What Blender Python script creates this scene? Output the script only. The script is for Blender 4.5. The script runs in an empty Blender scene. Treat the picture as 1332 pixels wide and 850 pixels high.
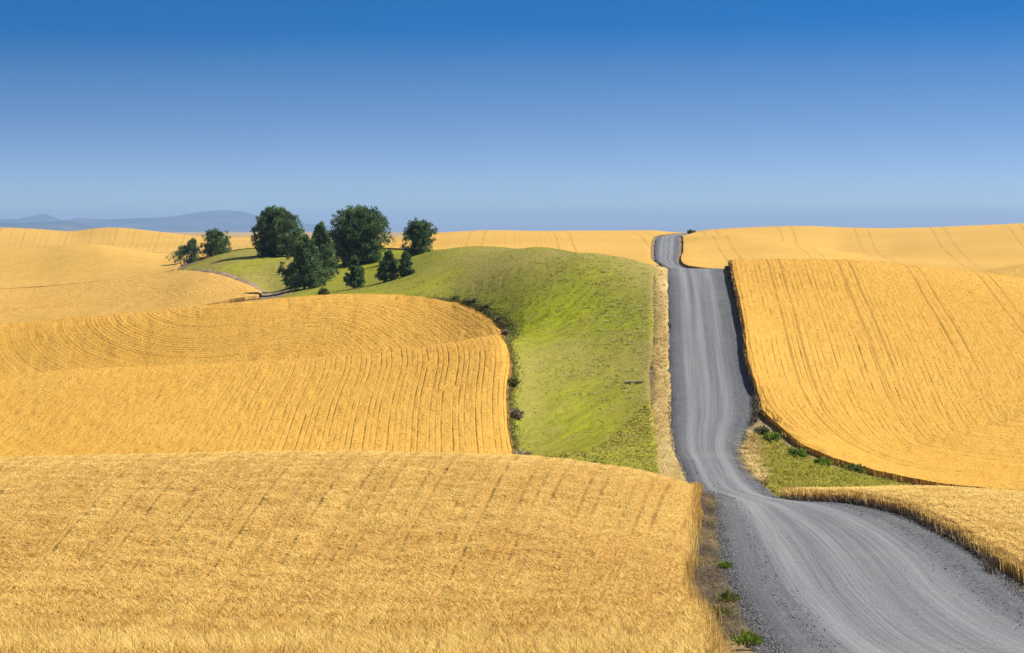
import bpy, math, random
import numpy as np
from mathutils import Vector, geometry

rng = np.random.default_rng(7)
random.seed(7)
S = bpy.context.scene
COL = S.collection
R_ = math.radians

# ------------------------------------------------------------------ survey frame
# The land is surveyed on bearings and distances from the viewpoint: a bearing is
# given as b (b = 666 straight ahead, 2700 units per unit slope), a drop as r.
FOC, B0, H0 = 2700.0, 666.0, 300.0
ZC = 30.0                                   # height of the eye above datum


def pslopes(x, y):
    """Monotone cubic slopes; y may be (N,K) with shared knots x (K,)."""
    h = np.diff(x)
    dl = np.diff(y, axis=-1) / h
    m = np.zeros_like(y)
    a, b = dl[..., :-1], dl[..., 1:]
    w1 = 2 * h[1:] + h[:-1]
    w2 = h[1:] + 2 * h[:-1]
    ok = (a * b) > 0
    with np.errstate(divide='ignore', invalid='ignore'):
        hm = (w1 + w2) / (w1 / np.where(ok, a, 1) + w2 / np.where(ok, b, 1))
    m[..., 1:-1] = np.where(ok, hm, 0)
    m[..., 0] = dl[..., 0]
    m[..., -1] = dl[..., -1]
    return m


def pchip(x, y, q):
    x = np.asarray(x, float); y = np.asarray(y, float); q = np.clip(q, x[0], x[-1])
    m = pslopes(x, y)
    i = np.clip(np.searchsorted(x, q, side='right') - 1, 0, len(x) - 2)
    h = x[i + 1] - x[i]; t = (q - x[i]) / h
    return ((2*t**3 - 3*t**2 + 1)*y[i] + (t**3 - 2*t**2 + t)*h*m[i]
            + (-2*t**3 + 3*t**2)*y[i+1] + (t**3 - t**2)*h*m[i+1])


KN = [
 (6, [(-900,1150),(2300,1150)]),
 (25, [(-900,960),(2300,960)]),
 (55, [(-900,884),(840,884),(960,856),(1332,850),(2300,850)]),
 (135, [(-900,620),(0,613),(150,610),(300,607),(500,606),(660,610),(800,625),(900,644),(950,651),(1000,655),(1050,656),(1110,656),(1150,655),(1200,655),(1332,662),(1700,670),(2300,670)]),
 (175, [(-900,650),(0,645),(300,640),(600,640),(700,643),(800,648),(870,648),(900,642),(930,640),(960,640),(1000,645),(1040,650),(1100,655),(1150,656),(1200,660),(1332,672),(2300,690)]),
 (225, [(-900,612),(0,609),(300,604),(600,603),(660,607),(700,608),(800,606),(870,598),(930,596),(980,597),(1020,600),(1060,607),(1100,616),(1150,628),(1200,637),(1332,652),(1700,665),(2300,670)]),
 (290, [(-900,518),(-300,503),(0,497),(90,489),(180,485),(300,480),(400,474),(518,463),(600,451),(651,443.5),(700,452),(760,455),(820,448),(868,440),(920,438),(968,436),(1000,438),(1100,444),(1200,450),(1332,458),(1700,470),(2300,480)]),
 (312, [(-900,527),(-300,513),(0,521),(90,513),(180,509),(300,504),(400,496),(518,480),(600,462),(651,444),(700,427),(760,416),(820,405),(868,395),(920,394),(968,392),(1000,392),(1100,398),(1200,405),(1332,415),(1700,430),(2300,440)]),
 (350, [(-900,440),(-300,432),(0,428),(100,420),(200,411),(280,403),(340,397),(450,390),(520,388),(580,381),(620,366),(660,349),(700,338),(760,330),(800,334),(850,346),(880,351),(940,351),(960,349),(1000,345),(1060,344),(1100,345),(1200,354),(1300,364),(1332,368),(1450,374),(1700,385),(2300,395)]),
 (400, [(-900,445),(-300,440),(0,434),(100,426),(200,416),(280,407),(340,396),(400,386),(450,379),(500,368),(560,350),(620,335),(660,327),(700,322),(760,332),(800,343),(850,357),(900,360),(940,360),(1000,353),(1060,352),(1200,363),(1332,378),(2300,405)]),
 (450, [(-900,420),(0,405),(100,399),(200,389),(270,378),(320,378),(345,383),(380,376),(420,369),(460,362),(500,352),(540,338),(580,325),(620,321),(660,323),(700,331),(760,345),(850,360),(900,362),(940,362),(1000,358),(1200,368),(1332,384),(2300,410)]),
 (520, [(-900,390),(0,380.5),(50,378),(100,373.5),(150,368),(186,363),(218,358),(248,350),(270,343),(300,336),(350,333),(400,335),(460,336),(500,333),(540,328),(580,325),(620,326),(700,340),(800,355),(860,361),(900,363),(950,362),(1000,360),(1100,362),(1200,371),(1332,386),(2300,412)]),
 (600, [(-900,395),(0,386),(100,379),(186,366),(218,359),(248,347),(270,336),(300,328),(330,324),(400,323),(460,323),(500,325),(540,327),(580,330),(620,334),(700,345),(800,350),(850,350),(870,349),(890,350),(940,353),(1000,353),(1060,353),(1150,356),(1200,361),(1265,360),(1300,352.5),(1332,347),(1450,335),(1700,345),(2300,360)]),
 (800, [(-900,335),(-300,332),(0,327),(50,326),(100,321),(130,321),(150,324),(190,331),(240,337),(300,332),(400,328),(500,327),(540,325),(600,322),(700,323),(800,326),(850,326),(870,325),(890,326),(940,327),(1000,325),(1050,328),(1100,337),(1150,345),(1200,348),(1265,352),(1332,352),(1450,345),(2300,350)]),
 (950, [(-900,338),(0,333),(50,331),(100,327),(150,328),(190,331),(250,331),(300,325),(350,320),(400,318),(500,315),(560,312),(600,310),(650,309),(700,308),(800,309),(850,310.5),(870,310),(890,311),(920,309),(950,309),(1000,314),(1050,321),(1100,331),(1150,337),(1200,336),(1265,334),(1332,330),(2300,320)]),
 (1050, [(-900,330),(0,325),(100,322),(150,321),(200,322),(250,322),(300,319),(400,316),(500,314),(560,309),(600,306),(700,305),(800,305),(850,307),(870,308),(890,309),(920,310),(950,311.5),(1000,316),(1050,322),(1100,330),(1150,330),(1200,325),(1332,318),(2300,310)]),
 (1250, [(-900,296),(-300,296),(0,298),(50,300),(94,303),(124,299),(149,298),(186,301),(211,304),(235,307),(260,310),(300,313),(400,313),(500,313),(540,309),(561,306),(600,303),(640,301.5),(700,302.5),(760,302),(800,302),(850,301.5),(870,304),(890,304.5),(900,303.5),(920,301),(950,299),(1000,297),(1040,296),(1100,298),(1150,299),(1200,298),(1265,295.5),(1332,292.5),(1450,289),(1700,287),(2300,285)]),
 (1700, [(-900,303),(0,305),(100,306),(150,306),(250,312),(330,309),(400,309.5),(500,309),(560,309),(600,308),(800,307),(900,307),(950,304),(1000,303),(1332,299),(2300,295)]),
 (3000, [(-900,306),(250,306),(330,306.5),(500,307.5),(600,307),(1332,305),(2300,305)]),
 (8000, [(-900,303),(2300,303)]),
 (40000, [(-900,301),(2300,301)]),
]
LD = np.log(np.array([k[0] for k in KN], float))
PXG = np.arange(-900, 2301, 4.0)
TAB = []
for d, prs in KN:
    x = [p[0] for p in prs]; y = [p[1] for p in prs]
    v = pchip(x, y, PXG)
    w = 5
    ker = np.hanning(2*w+1); ker /= ker.sum()
    v = np.convolve(np.pad(v, w, mode='edge'), ker, mode='valid')
    TAB.append(v)
TAB = np.array(TAB).T                        # (NPX, K)
# soften the rise-and-fall along each bearing as well as across


def trow(b, d):
    """Drop reading of bare ground at bearing b, distance d."""
    b = np.atleast_1d(np.asarray(b, float)); d = np.atleast_1d(np.asarray(d, float))
    b, d = np.broadcast_arrays(b, d)
    f = np.clip((b + 900) / 4.0, 0, len(PXG) - 1.001)
    i = f.astype(int); t = (f - i)[:, None]
    Y = TAB[i] * (1 - t) + TAB[i+1] * t
    M = pslopes(LD, Y)
    q = np.clip(np.log(np.maximum(d, 6)), LD[0], LD[-1])
    k = np.clip(np.searchsorted(LD, q, side='right') - 1, 0, len(LD) - 2)
    n = np.arange(len(q))
    h = LD[k+1] - LD[k]; t = (q - LD[k]) / h
    return ((2*t**3 - 3*t**2 + 1)*Y[n, k] + (t**3 - 2*t**2 + t)*h*M[n, k]
            + (-2*t**3 + 3*t**2)*Y[n, k+1] + (t**3 - t**2)*h*M[n, k+1])


def P(b, d, up=0.0):
    b = np.atleast_1d(np.asarray(b, float)); d = np.atleast_1d(np.asarray(d, float))
    b, d = np.broadcast_arrays(b, d)
    z = -(trow(b, d) - H0) / FOC * d
    z = np.where(d < 6, -1.89, z)
    return np.stack([(b - B0) / FOC * d, d, ZC + z + up], -1)


DM = np.exp(np.linspace(math.log(40), math.log(1700), 3000))


def hit(b, r, up=0.0, dmin=0):
    """Distance at which the land (raised by up) first reaches drop reading r."""
    rr = trow(np.full_like(DM, b), DM) - up * FOC / DM
    ok = np.nonzero((rr <= r) & (DM >= dmin))[0]
    return float(DM[ok[0]]) if len(ok) else 1700.0


def hits(pts, up=0.0, dmin=0):
    return [(b, hit(b, r, up, dmin)) for b, r in pts]


# ------------------------------------------------------------------ numpy noise
def hash3(ix, iy, s):
    v = np.sin(ix * 127.1 + iy * 311.7 + s * 74.7) * 43758.5453
    return v - np.floor(v)


def vnoise(x, y, s=0):
    ix, iy = np.floor(x), np.floor(y)
    fx, fy = x - ix, y - iy
    fx = fx*fx*(3-2*fx); fy = fy*fy*(3-2*fy)
    a = hash3(ix, iy, s); b = hash3(ix+1, iy, s); c = hash3(ix, iy+1, s); d = hash3(ix+1, iy+1, s)
    return (a*(1-fx)+b*fx)*(1-fy)+(c*(1-fx)+d*fx)*fy


def fbm(x, y, s=0, o=3):
    t = 0; a = .5
    for k in range(o):
        t = t + a * vnoise(x*2**k, y*2**k, s+k); a *= .5
    return t / (1 - .5**o)


# ------------------------------------------------------------------ mesh helpers
def mesh_np(name, V, F, mats, fmat=None, attrs=None, smooth=True, uvs=None):
    """V (N,3); F list of (M,3|4) int arrays."""
    me = bpy.data.meshes.new(name)
    V = np.asarray(V, np.float32)
    F = [f for f in F if len(f)]
    loops = np.concatenate([f.ravel() for f in F]).astype(np.int32)
    tot = np.concatenate([np.full(len(f), f.shape[1], np.int32) for f in F])
    start = np.concatenate([[0], np.cumsum(tot)[:-1]]).astype(np.int32)
    me.vertices.add(len(V)); me.vertices.foreach_set('co', V.ravel())
    me.loops.add(len(loops)); me.loops.foreach_set('vertex_index', loops)
    me.polygons.add(len(tot)); me.polygons.foreach_set('loop_start', start)
    for m in mats:
        me.materials.append(m)
    if fmat is not None:
        me.polygons.foreach_set('material_index', np.asarray(fmat, np.int32))
    me.polygons.foreach_set('use_smooth', np.full(len(tot), smooth, bool))
    me.update(calc_edges=True)
    for k, a in (attrs or {}).items():
        at = me.attributes.new(k, 'FLOAT', 'POINT')
        at.data.foreach_set('value', np.asarray(a, np.float32))
    me.validate()
    return me


def link(name, me, parent=None, label=None, cat=None, group=None, kind=None):
    o = bpy.data.objects.new(name, me)
    COL.objects.link(o)
    if parent: o.parent = parent
    if label: o['label'] = label
    if cat: o['category'] = cat
    if group: o['group'] = group
    if kind: o['kind'] = kind
    return o


# ------------------------------------------------------------------ materials
class NT:
    def __init__(s, name):
        s.m = bpy.data.materials.new(name); s.m.use_nodes = True
        s.t = s.m.node_tree; s.t.nodes.clear()
        s.out = s.t.nodes.new('ShaderNodeOutputMaterial')

    def n(s, typ, **kw):
        nd = s.t.nodes.new('ShaderNode' + typ)
        for k, v in kw.items():
            if k.startswith('_'): setattr(nd, k[1:], v)
        return nd

    def set(s, sock, v):
        if hasattr(v, 'is_linked') or isinstance(v, bpy.types.NodeSocket):
            s.t.links.new(v, sock)
        else:
            if sock.type == 'RGBA' and len(v) == 3: v = (*v, 1)
            sock.default_value = v

    def math(s, op, a, b=None, c=None, clamp=False):
        nd = s.n('Math', _operation=op, _use_clamp=clamp)
        for i, v in enumerate((a, b, c)):
            if v is not None: s.set(nd.inputs[i], v)
        return nd.outputs[0]

    def mix(s, f, a, b, blend='MIX'):
        nd = s.n('Mix', _data_type='RGBA', _blend_type=blend)
        s.set(nd.inputs[0], f); s.set(nd.inputs[6], a); s.set(nd.inputs[7], b)
        return nd.outputs[2]

    def noise(s, scale, vec=None, detail=4, rough=.55, dim='3D'):
        nd = s.n('TexNoise', _noise_dimensions=dim)
        nd.inputs['Scale'].default_value = scale; nd.inputs['Detail'].default_value = detail
        nd.inputs['Roughness'].default_value = rough
        if vec is not None: s.t.links.new(vec, nd.inputs['Vector'])
        return nd.outputs[0]

    def remap(s, v, a, b, c=0., d=1.):
        nd = s.n('MapRange'); nd.clamp = True
        s.set(nd.inputs[0], v)
        for i, x in enumerate((a, b, c, d)): s.set(nd.inputs[i+1], x)
        return nd.outputs[0]

    def attr(s, name):
        return s.n('Attribute', _attribute_name=name).outputs['Fac']

    def pos(s):
        return s.n('NewGeometry').outputs['Position']

    def mapping(s, vec, scale=(1, 1, 1), rot=(0, 0, 0)):
        nd = s.n('Mapping'); s.t.links.new(vec, nd.inputs['Vector'])
        nd.inputs['Scale'].default_value = scale; nd.inputs['Rotation'].default_value = rot
        return nd.outputs[0]

    def combine(s, x, y, z):
        nd = s.n('CombineXYZ')
        for i, v in enumerate((x, y, z)): s.set(nd.inputs[i], v)
        return nd.outputs[0]

    def bump(s, h, strength=.5, dist=.1):
        nd = s.n('Bump'); nd.inputs['Strength'].default_value = strength
        nd.inputs['Distance'].default_value = dist
        s.t.links.new(h, nd.inputs['Height'])
        return nd.outputs[0]

    def upnormal(s, k):
        g = s.n('NewGeometry').outputs['Normal']
        a = s.n('VectorMath', _operation='SCALE'); s.t.links.new(g, a.inputs[0]); a.inputs['Scale'].default_value = 1-k
        b = s.n('VectorMath', _operation='ADD'); s.t.links.new(a.outputs[0], b.inputs[0]); b.inputs[1].default_value = (0, 0, k)
        c = s.n('VectorMath', _operation='NORMALIZE'); s.t.links.new(b.outputs[0], c.inputs[0])
        return c.outputs[0]

    def diffuse(s, col, normal=None, transl=0.0, rough=.9, spec=.1):
        b = s.n('BsdfPrincipled')
        s.set(b.inputs['Base Color'], col); b.inputs['Roughness'].default_value = rough
        b.inputs['Specular IOR Level'].default_value = spec
        if normal is not None: s.t.links.new(normal, b.inputs['Normal'])
        sh = b.outputs[0]
        if transl > 0:
            tr = s.n('BsdfTranslucent'); s.set(tr.inputs[0], col)
            mx = s.n('MixShader'); mx.inputs[0].default_value = transl
            s.t.links.new(sh, mx.inputs[1]); s.t.links.new(tr.outputs[0], mx.inputs[2])
            sh = mx.outputs[0]
        s.t.links.new(sh, s.out.inputs['Surface'])
        return s.m


def wheat_mats(name, c_lo, c_hi, c_row, period, row_amt, tram=None, speck=3.0, bump=.6, scale=1.0, fade=(18, 45), tamp=.8, cm=1.0):
    """Canopy of ripe wheat with its drill rows, and the loose ears standing in it."""
    t = NT(name + '_canopy')
    p = t.pos()
    rc = t.attr('row_coord')
    al = t.attr('along')
    big = t.noise(.02 * scale, p, 4)
    mid = t.noise(.25 * scale, p, 4, .6)
    ft = t.combine(t.math('MULTIPLY', rc, 1.0), t.math('MULTIPLY', al, .22), 0)
    streak = t.noise(1.1 * scale, ft, 3, .6)
    fine = t.noise(speck, p, 3, .7)
    f = t.math('ADD', t.math('MULTIPLY', big, .9), t.math('MULTIPLY', mid, .45))
    f = t.math('ADD', f, t.math('MULTIPLY', streak, .5))
    f = t.math('ADD', f, t.math('MULTIPLY', fine, .9))
    f = t.remap(f, .80, 1.85)
    col = t.mix(f, tuple(c*cm for c in c_lo), tuple(c*cm for c in c_hi))
    # gaps between drill rows: strength differs from row to row and along it
    u = t.math('DIVIDE', rc, period)
    n = t.math('FLOOR', u)
    s1 = t.math('SINE', t.math('MULTIPLY', n, 1.7))
    s2 = t.math('SINE', t.math('ADD', t.math('MULTIPLY', n, 2.9), 1.0))
    st = t.math('ADD', .5, t.math('MULTIPLY', t.math('ADD', s1, s2), .27), clamp=True)
    fr = t.math('ABSOLUTE', t.math('SUBTRACT', t.math('FRACT', u), .5))
    ln = t.remap(fr, .04, .20, 1, 0)
    brk = t.remap(t.noise(.9, t.combine(rc, t.math('MULTIPLY', al, .2), 3.0), 3, .6), .30, .58)
    area = t.math('MULTIPLY', t.remap(t.noise(.045, p, 2), .35, .62, .3, 1), t.remap(rc, fade[0], fade[1], 1, .2))
    g = t.math('MULTIPLY', t.math('MULTIPLY', ln, st), t.math('MULTIPLY', brk, area))
    g = t.math('MULTIPLY', g, row_amt, clamp=True)
    if tram:
        sp, gap, wd = tram
        w = t.math('FRACT', t.math('DIVIDE', rc, sp))
        a1 = t.remap(t.math('ABSOLUTE', t.math('SUBTRACT', w, .5)), 0, wd/sp, 1, 0)
        a2 = t.remap(t.math('ABSOLUTE', t.math('SUBTRACT', w, .5+gap/sp)), 0, wd/sp, 1, 0)
        tr = t.math('MULTIPLY', t.math('MAXIMUM', a1, a2), t.remap(t.noise(.03, p, 3), .3, .6, .12, tamp))
        g = t.math('MAXIMUM', g, tr)
    col = t.mix(g, col, c_row)
    h = t.math('SUBTRACT', t.math('ADD', t.math('MULTIPLY', fine, .6), streak), t.math('MULTIPLY', g, .8))
    nm = t.bump(h, bump, .35)
    canopy = t.diffuse(col, nm, .12)
    e = NT(name + '_ears')
    tint = e.attr('tint')
    p = e.pos()
    f = e.math('ADD', e.math('MULTIPLY', tint, .75), e.math('MULTIPLY', e.noise(.05, p, 3), .5))
    f = e.remap(f, .2, 1.0)
    k = 1.0
    col = e.mix(f, tuple(c*.90 for c in c_lo), tuple(min(c*1.22, .9) for c in c_hi))
    ears = e.diffuse(col, e.upnormal(.35), .22, .6, .15)
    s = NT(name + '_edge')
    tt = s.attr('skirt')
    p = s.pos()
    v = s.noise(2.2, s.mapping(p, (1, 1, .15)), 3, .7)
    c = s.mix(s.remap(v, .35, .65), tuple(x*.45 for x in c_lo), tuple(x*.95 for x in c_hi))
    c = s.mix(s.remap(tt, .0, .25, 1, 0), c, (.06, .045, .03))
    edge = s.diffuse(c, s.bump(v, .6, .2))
    return canopy, ears, edge


# ------------------------------------------------------------------ crop & ground patches
LS = 420.0                                   # log-distance scale used when meshing


def in_poly(q, poly):
    x, y = q[:, 0], q[:, 1]
    r = np.zeros(len(q), bool)
    n = len(poly)
    for i in range(n):
        x1, y1 = poly[i]; x2, y2 = poly[(i+1) % n]
        c = ((y1 > y) != (y2 > y))
        with np.errstate(divide='ignore', invalid='ignore'):
            xi = (x2-x1)*(y-y1)/(y2-y1)+x1
        r ^= c & (x < xi)
    return r


def seg_dist(q, pl):
    """Distance of points q (N,2) to polyline pl, and position along it."""
    best = np.full(len(q), 1e9); along = np.zeros(len(q)); acc = 0
    for i in range(len(pl)-1):
        a = np.array(pl[i]); b = np.array(pl[i+1]); ab = b-a; L2 = (ab**2).sum()
        if L2 == 0: continue
        L = math.sqrt(L2)
        t = np.clip(((q-a) @ ab)/L2, 0, 1)
        dd = np.hypot(*(q-(a+t[:, None]*ab)).T)
        m = dd < best
        best[m] = dd[m]; along[m] = acc+t[m]*L
        acc += L
    return best, along


def patch(poly, stepb, stepl, jag=0.0, seed=0):
    """Triangulate an outline given in (bearing, distance)."""
    pts = np.array([(b, LS*math.log(d)) for b, d in poly])
    # densify
    out = []
    for i in range(len(pts)):
        a, b = pts[i], pts[(i+1) % len(pts)]
        n = max(1, int(np.hypot(*(b-a)) / stepb * 1.5))
        inside = -150 < (a[0]+b[0])/2 < 1480
        if not inside: n = max(1, n // 6)
        for k in range(n):
            out.append(a+(b-a)*k/n)
    out = np.array(out)
    if jag:
        nn = vnoise(out[:, 0]*.11, out[:, 1]*.11, seed) - .5
        n2 = vnoise(out[:, 0]*.5, out[:, 1]*.5, seed+3) - .5
        out = out + np.stack([(nn*1.4+n2)*jag, (n2*1.0)*jag*.6], -1)
    lo, hi = out.min(0), out.max(0)
    bs = [np.arange(max(lo[0], -150), min(hi[0], 1480), stepb)]
    if lo[0] < -150: bs.append(np.arange(lo[0], -150, stepb*8))
    if hi[0] > 1480: bs.append(np.arange(1480, hi[0], stepb*8))
    bs = np.concatenate(bs)
    ls = np.arange(lo[1], hi[1], stepl)
    G = np.stack(np.meshgrid(bs, ls), -1).reshape(-1, 2)
    r2 = np.random.default_rng(seed)
    G = G + (r2.random(G.shape)-.5)*np.array([stepb, stepl])*.5
    G = G[in_poly(G, out)]
    dist, _ = seg_dist(G, [tuple(p) for p in out]+[tuple(out[0])])
    G = G[dist > stepl*.45]
    nb = len(out)
    vs = [Vector(p) for p in out]+[Vector(p) for p in G]
    res = geometry.delaunay_2d_cdt(vs, [(i, (i+1) % nb) for i in range(nb)], [], 1, 1e-5)
    V = np.array([tuple(v) for v in res[0]])
    T = np.array([f for f in res[2] if len(f) == 3], int)
    E = np.concatenate([T[:, [0, 1]], T[:, [1, 2]], T[:, [2, 0]]])
    key = np.sort(E, 1)
    _, idx, cnt = np.unique(key, axis=0, return_index=True, return_counts=True)
    B = E[idx[cnt == 1]]
    return V[:, 0], np.exp(V[:, 1]/LS), T, B


def rows_fan(k, y0, x0=0.0):
    def f(x, y):
        return (x-x0)/(1+k*(y-y0)), y
    return f


def rows_guide(pl):
    P2 = [tuple(P(b, d)[0, :2]) for b, d in pl]
    def f(x, y):
        return seg_dist(np.stack([x, y], -1), P2)
    return f


def smooth_line(pl, win):
    p = np.array([P(b, d)[0, :2] for b, d in pl])
    L = np.concatenate([[0], np.cumsum(np.hypot(*np.diff(p, axis=0).T))])
    n = max(8, int(L[-1]/2)); t = np.linspace(0, L[-1], n)
    q = np.stack([np.interp(t, L, p[:, 0]), np.interp(t, L, p[:, 1])], -1)
    w = max(1, min(int(win/2), n//3)); ker = np.hanning(2*w+3)[1:-1]; ker /= ker.sum()
    m = (len(ker)-1)//2
    pad = np.concatenate([2*q[0]-q[m:0:-1], q, 2*q[-1]-q[-2:-m-2:-1]])
    q = np.stack([np.convolve(pad[:, i], ker, 'valid') for i in (0, 1)], -1)
    return [tuple(v) for v in q]


def rows_smooth(pl, win):
    L = smooth_line(pl, win)
    def f(x, y):
        return seg_dist(np.stack([x, y], -1), L)
    return f


def ribbons(base, h, w, lean, tint, curve=.35, seed=1, tilt=0.0):
    """Bent blades standing on base points. base (N,3)."""
    r = np.random.default_rng(seed)
    N = len(base)
    yaw = r.random(N)*math.pi*2
    side = np.stack([np.cos(yaw), np.sin(yaw), np.zeros(N)], -1)
    la = yaw+math.pi/2*np.where(r.random(N) < .5, 1, -1)
    ll = np.abs(r.normal(0, 1, N))*curve+tilt*(.6+.8*r.random(N))
    ld = np.stack([np.cos(la)*ll+lean[0], np.sin(la)*ll+lean[1]], -1)
    h = np.broadcast_to(h, N); w = np.broadcast_to(w, N)
    V = np.zeros((N, 6, 3))
    for k, (t, ww) in enumerate(((0, .6), (.55, 1.0), (1.0, .25))):
        c = base.copy()
        c[:, :2] += ld*(h*t*t)[:, None]
        c[:, 2] += h*t*(1-.25*np.minimum(ll, 1.6)*t)
        V[:, k*2] = c-side*(w*ww*.5)[:, None]
        V[:, k*2+1] = c+side*(w*ww*.5)[:, None]
    i = np.arange(N)[:, None]*6
    Q = np.concatenate([i+np.array([0, 1, 3, 2]), i+np.array([2, 3, 5, 4])])
    return V.reshape(-1, 3), Q, np.repeat(tint, 6)


def scatter(b, d, T, XYZ, dens, seed, bmin=-70, bmax=1402):
    """Random points on the triangles, dens(d) per square metre of plan."""
    r = np.random.default_rng(seed)
    p0, p1, p2 = XYZ[T[:, 0]], XYZ[T[:, 1]], XYZ[T[:, 2]]
    ar = .5*np.abs((p1[:, 0]-p0[:, 0])*(p2[:, 1]-p0[:, 1])-(p1[:, 1]-p0[:, 1])*(p2[:, 0]-p0[:, 0]))
    cb = b[T].mean(1); cd = d[T].mean(1)
    lam = ar*dens(cd)*((cb > bmin) & (cb < bmax))
    cnt = r.poisson(lam)
    idx = np.repeat(np.arange(len(T)), cnt)
    a = r.random(len(idx)); c = r.random(len(idx))
    sw = a+c > 1; a[sw] = 1-a[sw]; c[sw] = 1-c[sw]
    t = T[idx]
    W = np.stack([1-a-c, a, c], -1)
    return (XYZ[t]*W[..., None]).sum(1), (b[t]*W).sum(1), (d[t]*W).sum(1)


def row_strength(rc, period):
    u = rc/period; n = np.floor(u)
    st = np.clip(.5+.27*(np.sin(n*1.7)+np.sin(n*2.9+1)), 0, 1)
    fr = np.abs(u-n-.5)
    return np.clip((.30-fr)/.20, 0, 1)*st


def field(name, poly, mats, rows, label, height=.85, stepb=8, stepl=6, dens=None, earw=None, earh=None,
          lift=None, period=.7, drop=.8, lean=(-.15, -.05), curve=.4, rough=.10, seed=1, jag=3.0, bmin=-70, stalks=0, soft=0.0, tilt=1.0):
    b, d, T, B = patch(poly, stepb, stepl, jag, seed)
    g = P(b, d)
    lf = lift(b, d) if lift else np.zeros(len(b))
    x, y = g[:, 0], g[:, 1]
    h = height*(.92+.16*fbm(x*.08, y*.08, seed)) + rough*2*(fbm(x*.9, y*.9, seed+5, 2)-.5)
    onb = np.zeros(len(b), bool); onb[B.ravel()] = True
    h = np.where(onb, h*.80, h)
    if soft:
        pw = [tuple(v) for v in P([q[0] for q in poly], [q[1] for q in poly])[:, :2]]
        de, _ = seg_dist(np.stack([x, y], -1), pw+[pw[0]])
        h = h*(1-soft*np.exp(-de/.9)*(.5+fbm(x*.7, y*.7, seed+2)))
    top = g.copy(); top[:, 2] += h+lf
    rc, al = rows(x, y)
    # side walls of the crop
    bi = np.unique(B); mp = -np.ones(len(b), int); mp[bi] = np.arange(len(bi))+len(b)
    mid = g[bi].copy(); mid[:, 2] += lf[bi]*1.0-.05
    mp2 = mp+len(bi)
    V = np.concatenate([top, top[bi], mid])
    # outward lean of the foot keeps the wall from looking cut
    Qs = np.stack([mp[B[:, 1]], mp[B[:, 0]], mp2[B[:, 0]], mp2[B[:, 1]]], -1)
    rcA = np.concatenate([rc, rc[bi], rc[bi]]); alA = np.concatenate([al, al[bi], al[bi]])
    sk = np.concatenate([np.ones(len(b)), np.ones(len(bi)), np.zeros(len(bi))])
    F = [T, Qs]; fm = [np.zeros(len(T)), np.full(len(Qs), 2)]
    tint = np.zeros(len(V))
    nq = 0
    if dens is not None:
        q, qb, qd = scatter(b, d, T, top, dens, seed+9, bmin=bmin)
        rq, aq = rows(q[:, 0], q[:, 1])
        s = row_strength(rq, period)
        brk = np.clip((vnoise(rq*.9, aq*.35, seed+2)-.25)/.4, 0, 1)
        keep = rng.random(len(q)) > s*brk*drop
        q, qd, s, rq, aq = q[keep], qd[keep], s[keep], rq[keep], aq[keep]
        q[:, 2] -= earh(qd)*.35
        hh = earh(qd)*(.6+.8*rng.random(len(q)))*(1-.55*s)
        ti = np.clip(.66-.16*np.clip((95-qd)/40, 0, 1)+(.14+.16*np.clip((90-qd)/35, 0, 1))*rng.normal(size=len(q))+.32*(fbm(q[:, 0]*.35, q[:, 1]*.35, seed+4)-.5)-(.42 if drop > .1 else 1.0)*s+.45*(fbm(rq*1.1, aq*.06, seed+6)-.5), 0, 1)
        RV, RQ, RT = ribbons(q, hh, earw(qd)*(.7+.6*rng.random(len(q))), lean, ti, curve, seed, tilt*np.clip((qd-48)/45, .25, 1))
        # straw standing along the open edges of the crop
        if stalks:
            vis = (b[B].mean(1) > -60) & (b[B].mean(1) < 1400)
            Bv = B[vis]
            el = np.linalg.norm(g[Bv[:, 1], :2]-g[Bv[:, 0], :2], axis=1)
            r3 = np.random.default_rng(seed+77)
            idx = np.repeat(np.arange(len(Bv)), r3.poisson(el*stalks))
            t3 = r3.random(len(idx))[:, None]
            e0, e1 = Bv[idx, 0], Bv[idx, 1]
            q3 = g[e0]*(1-t3)+g[e1]*t3
            q3[:, 2] += (lf[e0]*(1-t3[:, 0])+lf[e1]*t3[:, 0])
            ed = (g[e1]-g[e0])[:, :2]; ed /= np.linalg.norm(ed, axis=1)[:, None]+1e-9
            q3[:, :2] += np.stack([ed[:, 1], -ed[:, 0]], -1)*(r3.normal(.03, .16, len(idx)))[:, None]
            d3 = q3[:, 1]
            V3, Q3, T3 = ribbons(q3, height*(.75+.35*r3.random(len(idx))), earw(d3)*.8, (0, 0), np.clip(r3.normal(.3, .25, len(idx)), 0, 1), .22, seed+3)
            RQ = np.concatenate([RQ, Q3+len(RV)]); RV = np.concatenate([RV, V3]); RT = np.concatenate([RT, T3])
        F.append(RQ+len(V)); fm.append(np.full(len(RQ), 1))
        z0 = np.zeros(len(RV))
        V = np.concatenate([V, RV]); rcA = np.concatenate([rcA, z0]); alA = np.concatenate([alA, z0])
        sk = np.concatenate([sk, z0+1]); tint = np.concatenate([tint, RT])
    me = mesh_np(name, V, F, list(mats), np.concatenate(fm), dict(row_coord=rcA, along=alA, skirt=sk, tint=tint))
    return link(name, me, None, label, 'wheat field', kind='stuff')


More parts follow.
